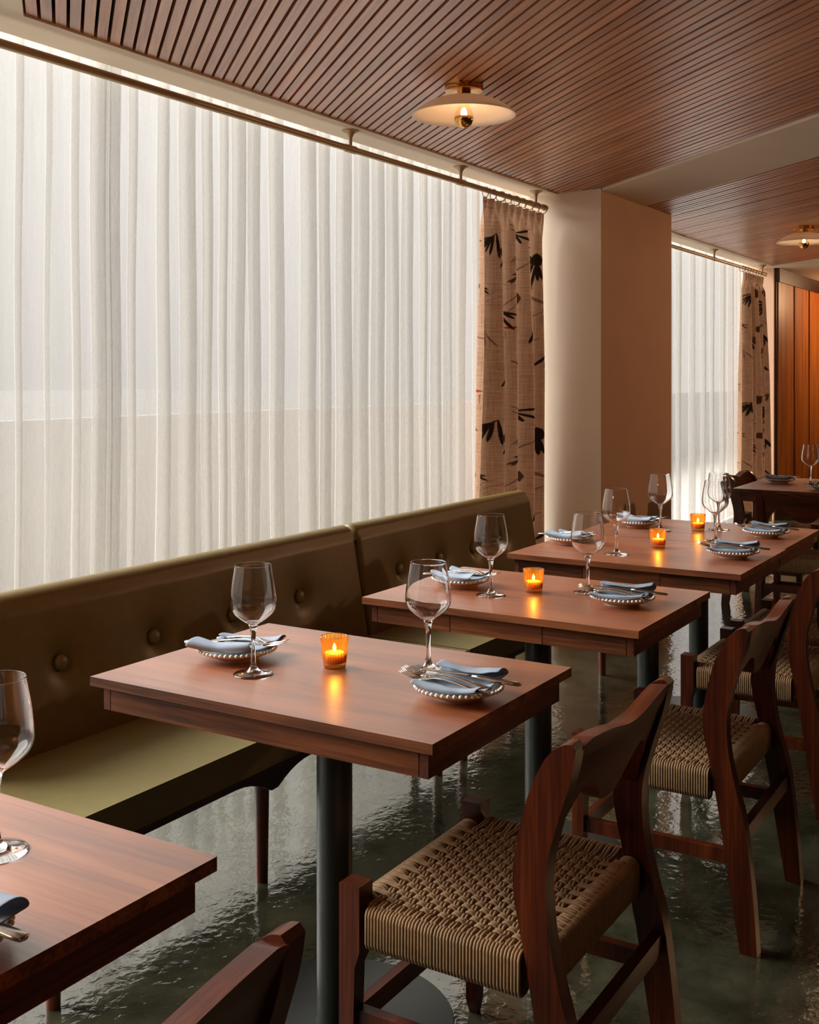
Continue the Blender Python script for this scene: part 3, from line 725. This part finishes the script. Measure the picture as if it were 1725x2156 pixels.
chairs = [
    ((1.915, 0.950), 0, 'nearest whole woven chair, at the first table wholly in view'),
    ((0.757, 0.979), 0, 'chair in the bottom left corner showing only its back top'),
    ((2.945, 0.945), 0, 'second whole woven chair, behind the nearest one at the second table'),
    ((3.880, 0.962), 0, 'third woven chair in the aisle row, at the near joined table'),
    ((4.485, 0.968), 0, 'fourth woven chair, at the right edge by the far joined table'),
    ((6.21, 1.295), -PI/2, 'dark chair at the head of the far table with back to camera'),
    ((7.02, 1.69), PI, 'far chair by the window with wavy back top against the printed curtain'),
]
for i, ((x, y), rz, lab) in enumerate(chairs):
    if i == 0: chair0.location = (x, y, 0); chair0.scale = (1.015, 1.015, 1.015); chair0['label'] = lab
    else: dup(chair0, (x, y, 0), rz, lab).scale = (1, 1, 1)

# ------------------------------------------------------------------ table ware prototypes
def make_glass():
    e = empty('wine_glass', '', 'wine glass', (0, 0, 0), 0, 'clear stemmed wine glasses')
    ctrl = [(0.0100, 0.106), (0.018, 0.1110), (0.030, 0.1195), (0.0415, 0.1300), (0.0478, 0.1410), (0.0495, 0.1520), (0.0485, 0.1680), (0.0455, 0.1900), (0.0415, 0.2120), (0.0387, 0.2300)]
    out = []
    for i in range(len(ctrl)-1):
        p0, p1, p2, p3 = ctrl[max(i-1, 0)], ctrl[i], ctrl[i+1], ctrl[min(i+2, len(ctrl)-1)]
        for t in (0, 1/3, 2/3): out.append(tuple(0.5*(2*b+(c-a)*t+(2*a-5*b+4*c-d)*t*t+(3*b-a-3*c+d)*t**3) for a, b, c, d in zip(p0, p1, p2, p3)))
    inn = [(0.0377, 0.2300)]+[(r-0.0010, z+0.0006) for r, z in out[2:]][::-1]+[(0.010, 0.1100), (0, 0.1094)]
    out += [(0.0387, 0.2300), (0.03865, 0.2305), (0.0382, 0.2308), (0.03775, 0.2305)]
    obj('bowl', lathe(bmesh.new(), out+inn, 48), 'glass', e, smooth=True)
    obj('stem', lathe(bmesh.new(), [(0, 0.1082), (0.0104, 0.1055), (0.0078, 0.098), (0.0056, 0.085), (0.0046, 0.065), (0.0044, 0.045), (0.005, 0.030), (0.0068, 0.019), (0.0105, 0.0115), (0.017, 0.0068), (0.028, 0.0042), (0.041, 0.0026), (0.0425, 0.0015), (0.042, 0.0), (0, 0.0)], 36), 'glass', e, smooth=True)
    return e
G0 = make_glass()
def make_candle():
    e = empty('candle_holder', '', 'candle holder', (0, 0, 0), 0, 'ribbed amber votive candles')
    obj('cup', lathe(bmesh.new(), [(0, 0), (0.0225, 0), (0.0235, 0.004), (0.0245, 0.010), (0.0295, 0.066), (0.0285, 0.068), (0.0272, 0.066), (0.0238, 0.012), (0, 0.010)], 96, ribs=24, rib=0.05), 'amber', e, smooth=True)
    w = obj('candle', lathe(bmesh.new(), [(0, 0.0105), (0.0205, 0.0105), (0.0205, 0.033), (0.015, 0.032), (0, 0.0315)], 28), 'wax', e, smooth=True, angle=0.8)
    obj('wick', tube(bmesh.new(), [(0, 0, 0.028), (0.0005, 0, 0.036)], 0.0008, 5), 'wick', w)
    obj('flame', lathe(bmesh.new(), [(0, 0.033), (0.0028, 0.036), (0.0042, 0.041), (0.0034, 0.046), (0.0014, 0.050), (0, 0.053)], 14), 'flame', w, smooth=True)
    return e
C0 = make_candle()
def make_plate():
    e = empty('plate', '', 'plate', (0, 0, 0), 0, 'small white plates with beaded rims')
    prof = [(0, 0.004), (0.040, 0.003), (0.043, 0.0), (0.047, 0.0), (0.050, 0.005), (0.066, 0.0105), (0.083, 0.0185), (0.0865, 0.0210), (0.0865, 0.0230), (0.083, 0.0222), (0.064, 0.0145), (0.046, 0.0092), (0.030, 0.0075), (0, 0.0075)]
    obj('dish', lathe(bmesh.new(), prof, 48), 'plate', e, smooth=True, angle=0.9)
    bm = bmesh.new()
    for k in range(46):
        t = 2*PI*k/46
        bmesh.ops.create_icosphere(bm, subdivisions=2, radius=0.0042, matrix=Matrix.Translation((0.0855*math.cos(t), 0.0855*math.sin(t), 0.0228)))
    stuff(obj('beaded_rim', bm, 'plate', e, smooth=True))
    return e
PL0 = make_plate()
def make_napkin(name, seed, flare):
    rnd = random.Random(seed)
    # cross-section in x (folded edges left and right), length along y
    sec = [(-0.040, 0.0275), (-0.052, 0.0310), (-0.063, 0.0325), (-0.0715, 0.0310), (-0.0735, 0.0280), (-0.069, 0.0250), (-0.050, 0.0195), (-0.030, 0.0175), (0, 0.0170), (0.030, 0.0180), (0.050, 0.0210), (0.066, 0.0265), (0.0745, 0.0320), (0.0750, 0.0375), (0.068, 0.0420), (0.053, 0.0430), (0.034, 0.0400)]
    NY = 16; verts, faces = [], []; n = len(sec)
    for j in range(NY+1):
        v = j/NY; y = -0.072+0.144*v; edge = abs(v-0.5)*2
        for k, (x, z) in enumerate(sec):
            dish = 0.011*edge**2*(1 if 4 < k < 12 else 0.7)
            w = 1+flare*(v-0.5)*(1 if k < 8 else -1)
            verts.append((x*w, y*(1+0.05*math.sin(k*1.1+seed)), z+dish+0.0014*math.sin(9*v+k*0.8+seed)+0.0008*math.sin(21*v+k*1.9)+rnd.uniform(-.0004, .0004)))
    for j in range(NY):
        for k in range(n-1): faces.append((j*n+k, j*n+k+1, (j+1)*n+k+1, (j+1)*n+k))
    me = bpy.data.meshes.new(name); me.from_pydata(verts, [], faces)
    o = link(name, me, 'napkin', smooth=True)
    s = o.modifiers.new('thick', 'SOLIDIFY'); s.thickness = 0.0032; s.offset = 0
    d = o.modifiers.new('soft', 'SUBSURF'); d.levels = 1; d.render_levels = 1
    return tag(o, '', 'napkin', 'folded blue-grey linen napkins')
N0 = [make_napkin('napkin', 1, 0.0), make_napkin('napkin', 2, 0.5), make_napkin('napkin', 5, -0.4)]
def sweep(bm, st):
    """Bar along y: stations (y, half width, z, half thickness, x)"""
    rings = []
    for y, w, z, t, x in st:
        rings.append([bm.verts.new((x+a*w, y, z+b*t)) for a, b in ((-1, 0), (-0.7, 0.8), (0, 1), (0.7, 0.8), (1, 0), (0.7, -0.8), (0, -1), (-0.7, -0.8))])
    for p, q in zip(rings, rings[1:]):
        for k in range(8): bm.faces.new((p[k], p[(k+1) % 8], q[(k+1) % 8], q[k]))
    bm.faces.new(rings[0][::-1]); bm.faces.new(rings[-1])
    return bm
def make_fork():
    bm = sweep(bmesh.new(), [(-0.100, 0.004, 0, .0012, 0), (-0.097, 0.0085, 0, .0016, 0), (-0.085, 0.0098, .001, .0018, 0), (-0.06, 0.0075, .004, .0019, 0), (-0.03, 0.0042, .008, .002, 0), (0.0, 0.0030, .010, .002, 0), (0.022, 0.0034, .0085, .0018, 0), (0.036, 0.0080, .005, .0014, 0), (0.048, 0.0112, .0025, .0012, 0), (0.058, 0.0115, .002, .0011, 0)])
    o = obj('fork', bm, 'steel', smooth=True)
    bm = bmesh.new()
    for k in range(4):
        x = -0.0093+0.0062*k
        sweep(bm, [(0.056, 0.0018, .002, .0010, x), (0.075, 0.0016, .004, .0009, x), (0.092, 0.0013, .0085, .0008, x), (0.1005, 0.0007, .0115, .0005, x)])
    stuff(obj('tines', bm, 'steel', o, smooth=True))
    return tag(o, '', 'fork', 'steel forks on the place settings')
def make_knife():
    bm = sweep(bmesh.new(), [(-0.105, 0.004, 0, .002, 0), (-0.102, 0.0085, 0, .0032, 0), (-0.09, 0.0098, .0005, .0036, 0), (-0.06, 0.0082, .002, .0036, 0), (-0.02, 0.0065, .004, .0034, 0), (-0.005, 0.006, .0045, .003, 0)])
    o = obj('knife', bm, 'steel', smooth=True)
    bm = sweep(bmesh.new(), [(-0.005, 0.0052, .0045, .0022, 0), (0.005, 0.0085, .0048, .0012, 0.001), (0.05, 0.0095, .0055, .0009, 0.001), (0.085, 0.0088, .006, .0008, 0.001), (0.100, 0.0055, .0062, .0006, -0.001), (0.105, 0.0015, .0062, .0004, -0.004)])
    obj('blade', bm, 'steel', o, smooth=True)
    return tag(o, '', 'knife', 'steel knives on the place settings')
F0, K0 = make_fork(), make_knife()
used = {}
def place(proto, x, y, z, rz, label, tilt=0.0):
    if proto.name not in used:
        used[proto.name] = 1; o = proto; o['label'] = label; o.location = (x, y, z); o.rotation_euler = (0, 0, rz)
    else: o = dup(proto, (x, y, z), rz, label)
    if tilt: o.rotation_euler = (tilt, 0, rz)
    return o
TZ = 0.7501
def setting(x, y, flip, nv, where, rz=0.0):
    """plate, napkin, two forks and a knife; handles towards the diner (-y, or +y when flipped)"""
    r = (PI if flip else 0)+rz
    c, s = math.cos(r), math.sin(r)
    def at(dx, dy): return x+dx*c-dy*s, y+dx*s+dy*c
    place(PL0, x, y, TZ, 0, 'white beaded plate '+where)
    place(N0[nv], *at(0, 0), TZ, r, 'blue-grey napkin on the plate '+where)
    place(F0, *at(-0.036, 0.014), TZ+0.0305, r-0.10, 'outer fork on the napkin '+where, 0.03)
    place(F0, *at(-0.008, 0.022), TZ+0.0310, r-0.06, 'inner fork on the napkin '+where, 0.03)
    place(K0, *at(0.022, -0.014), TZ+0.0330, r+0.10, 'knife on the napkin '+where, 0.02)
T = {'t0': 'on the table in the front left corner', 't1': 'on the first whole table', 't2': 'on the second table', 't3': 'on the near joined table', 't4': 'on the far joined table', 't5': 'on the far table'}
W_, A_ = ', window side', ', aisle side'
setting(1.940, 1.640, True, 1, T['t1']+W_, 0.10)
setting(1.931, 1.070, False, 0, T['t1']+A_, 0.06)
setting(2.960, 1.630, True, 2, T['t2']+W_, 0.05)
setting(2.950, 1.120, False, 1, T['t2']+A_, 0.10)
setting(3.915, 1.690, True, 0, T['t3']+W_, -0.05)
setting(3.915, 1.082, False, 1, T['t3']+A_, 0.05)
setting(4.500, 1.640, True, 2, T['t4']+W_, 0.10)
setting(4.480, 1.110, False, 0, T['t4']+A_, 0.0)
setting(0.775, 1.092, False, 0, T['t0']+A_, 0.0)
setting(6.760, 1.595, True, 2, T['t5']+W_, 0.0)
setting(6.480, 1.290, False, 0, 'at the head of the far table', -PI/2)
def glass(x, y, where): place(G0, x, y, TZ, 0, 'stemmed wine glass '+where)
glass(1.849, 1.519, 'left of the candle on the first whole table')
glass(2.076, 1.225, 'right of the candle on the first whole table')
glass(2.867, 1.484, 'left of the candle on the second table')
glass(3.052, 1.264, 'right of the candle on the second table')
glass(3.757, 1.449, 'left of the candle on the near joined table')
glass(4.240, 1.240, 'between the two tables pushed together, at their seam')
glass(4.417, 1.515, 'left of the candle on the far joined table')
glass(4.569, 1.321, 'right of the candle on the far joined table')
glass(0.982, 1.243, 'cut off by the left edge on the corner table')
glass(6.747, 1.420, 'on the far table at the right edge')
def candle(x, y, where):
    place(C0, x, y, TZ, random.uniform(0, 1), 'lit amber ribbed candle holder '+where)
    light('candle_light', 'POINT', (x, y, TZ+0.046), 0.2, (1.0, 0.60, 0.24), shadow_soft_size=0.006)
candle(1.986, 1.407, 'on the first whole table')
candle(2.976, 1.401, 'on the second table')
candle(3.983, 1.375, 'on the near joined table')
candle(4.496, 1.385, 'on the far joined table')
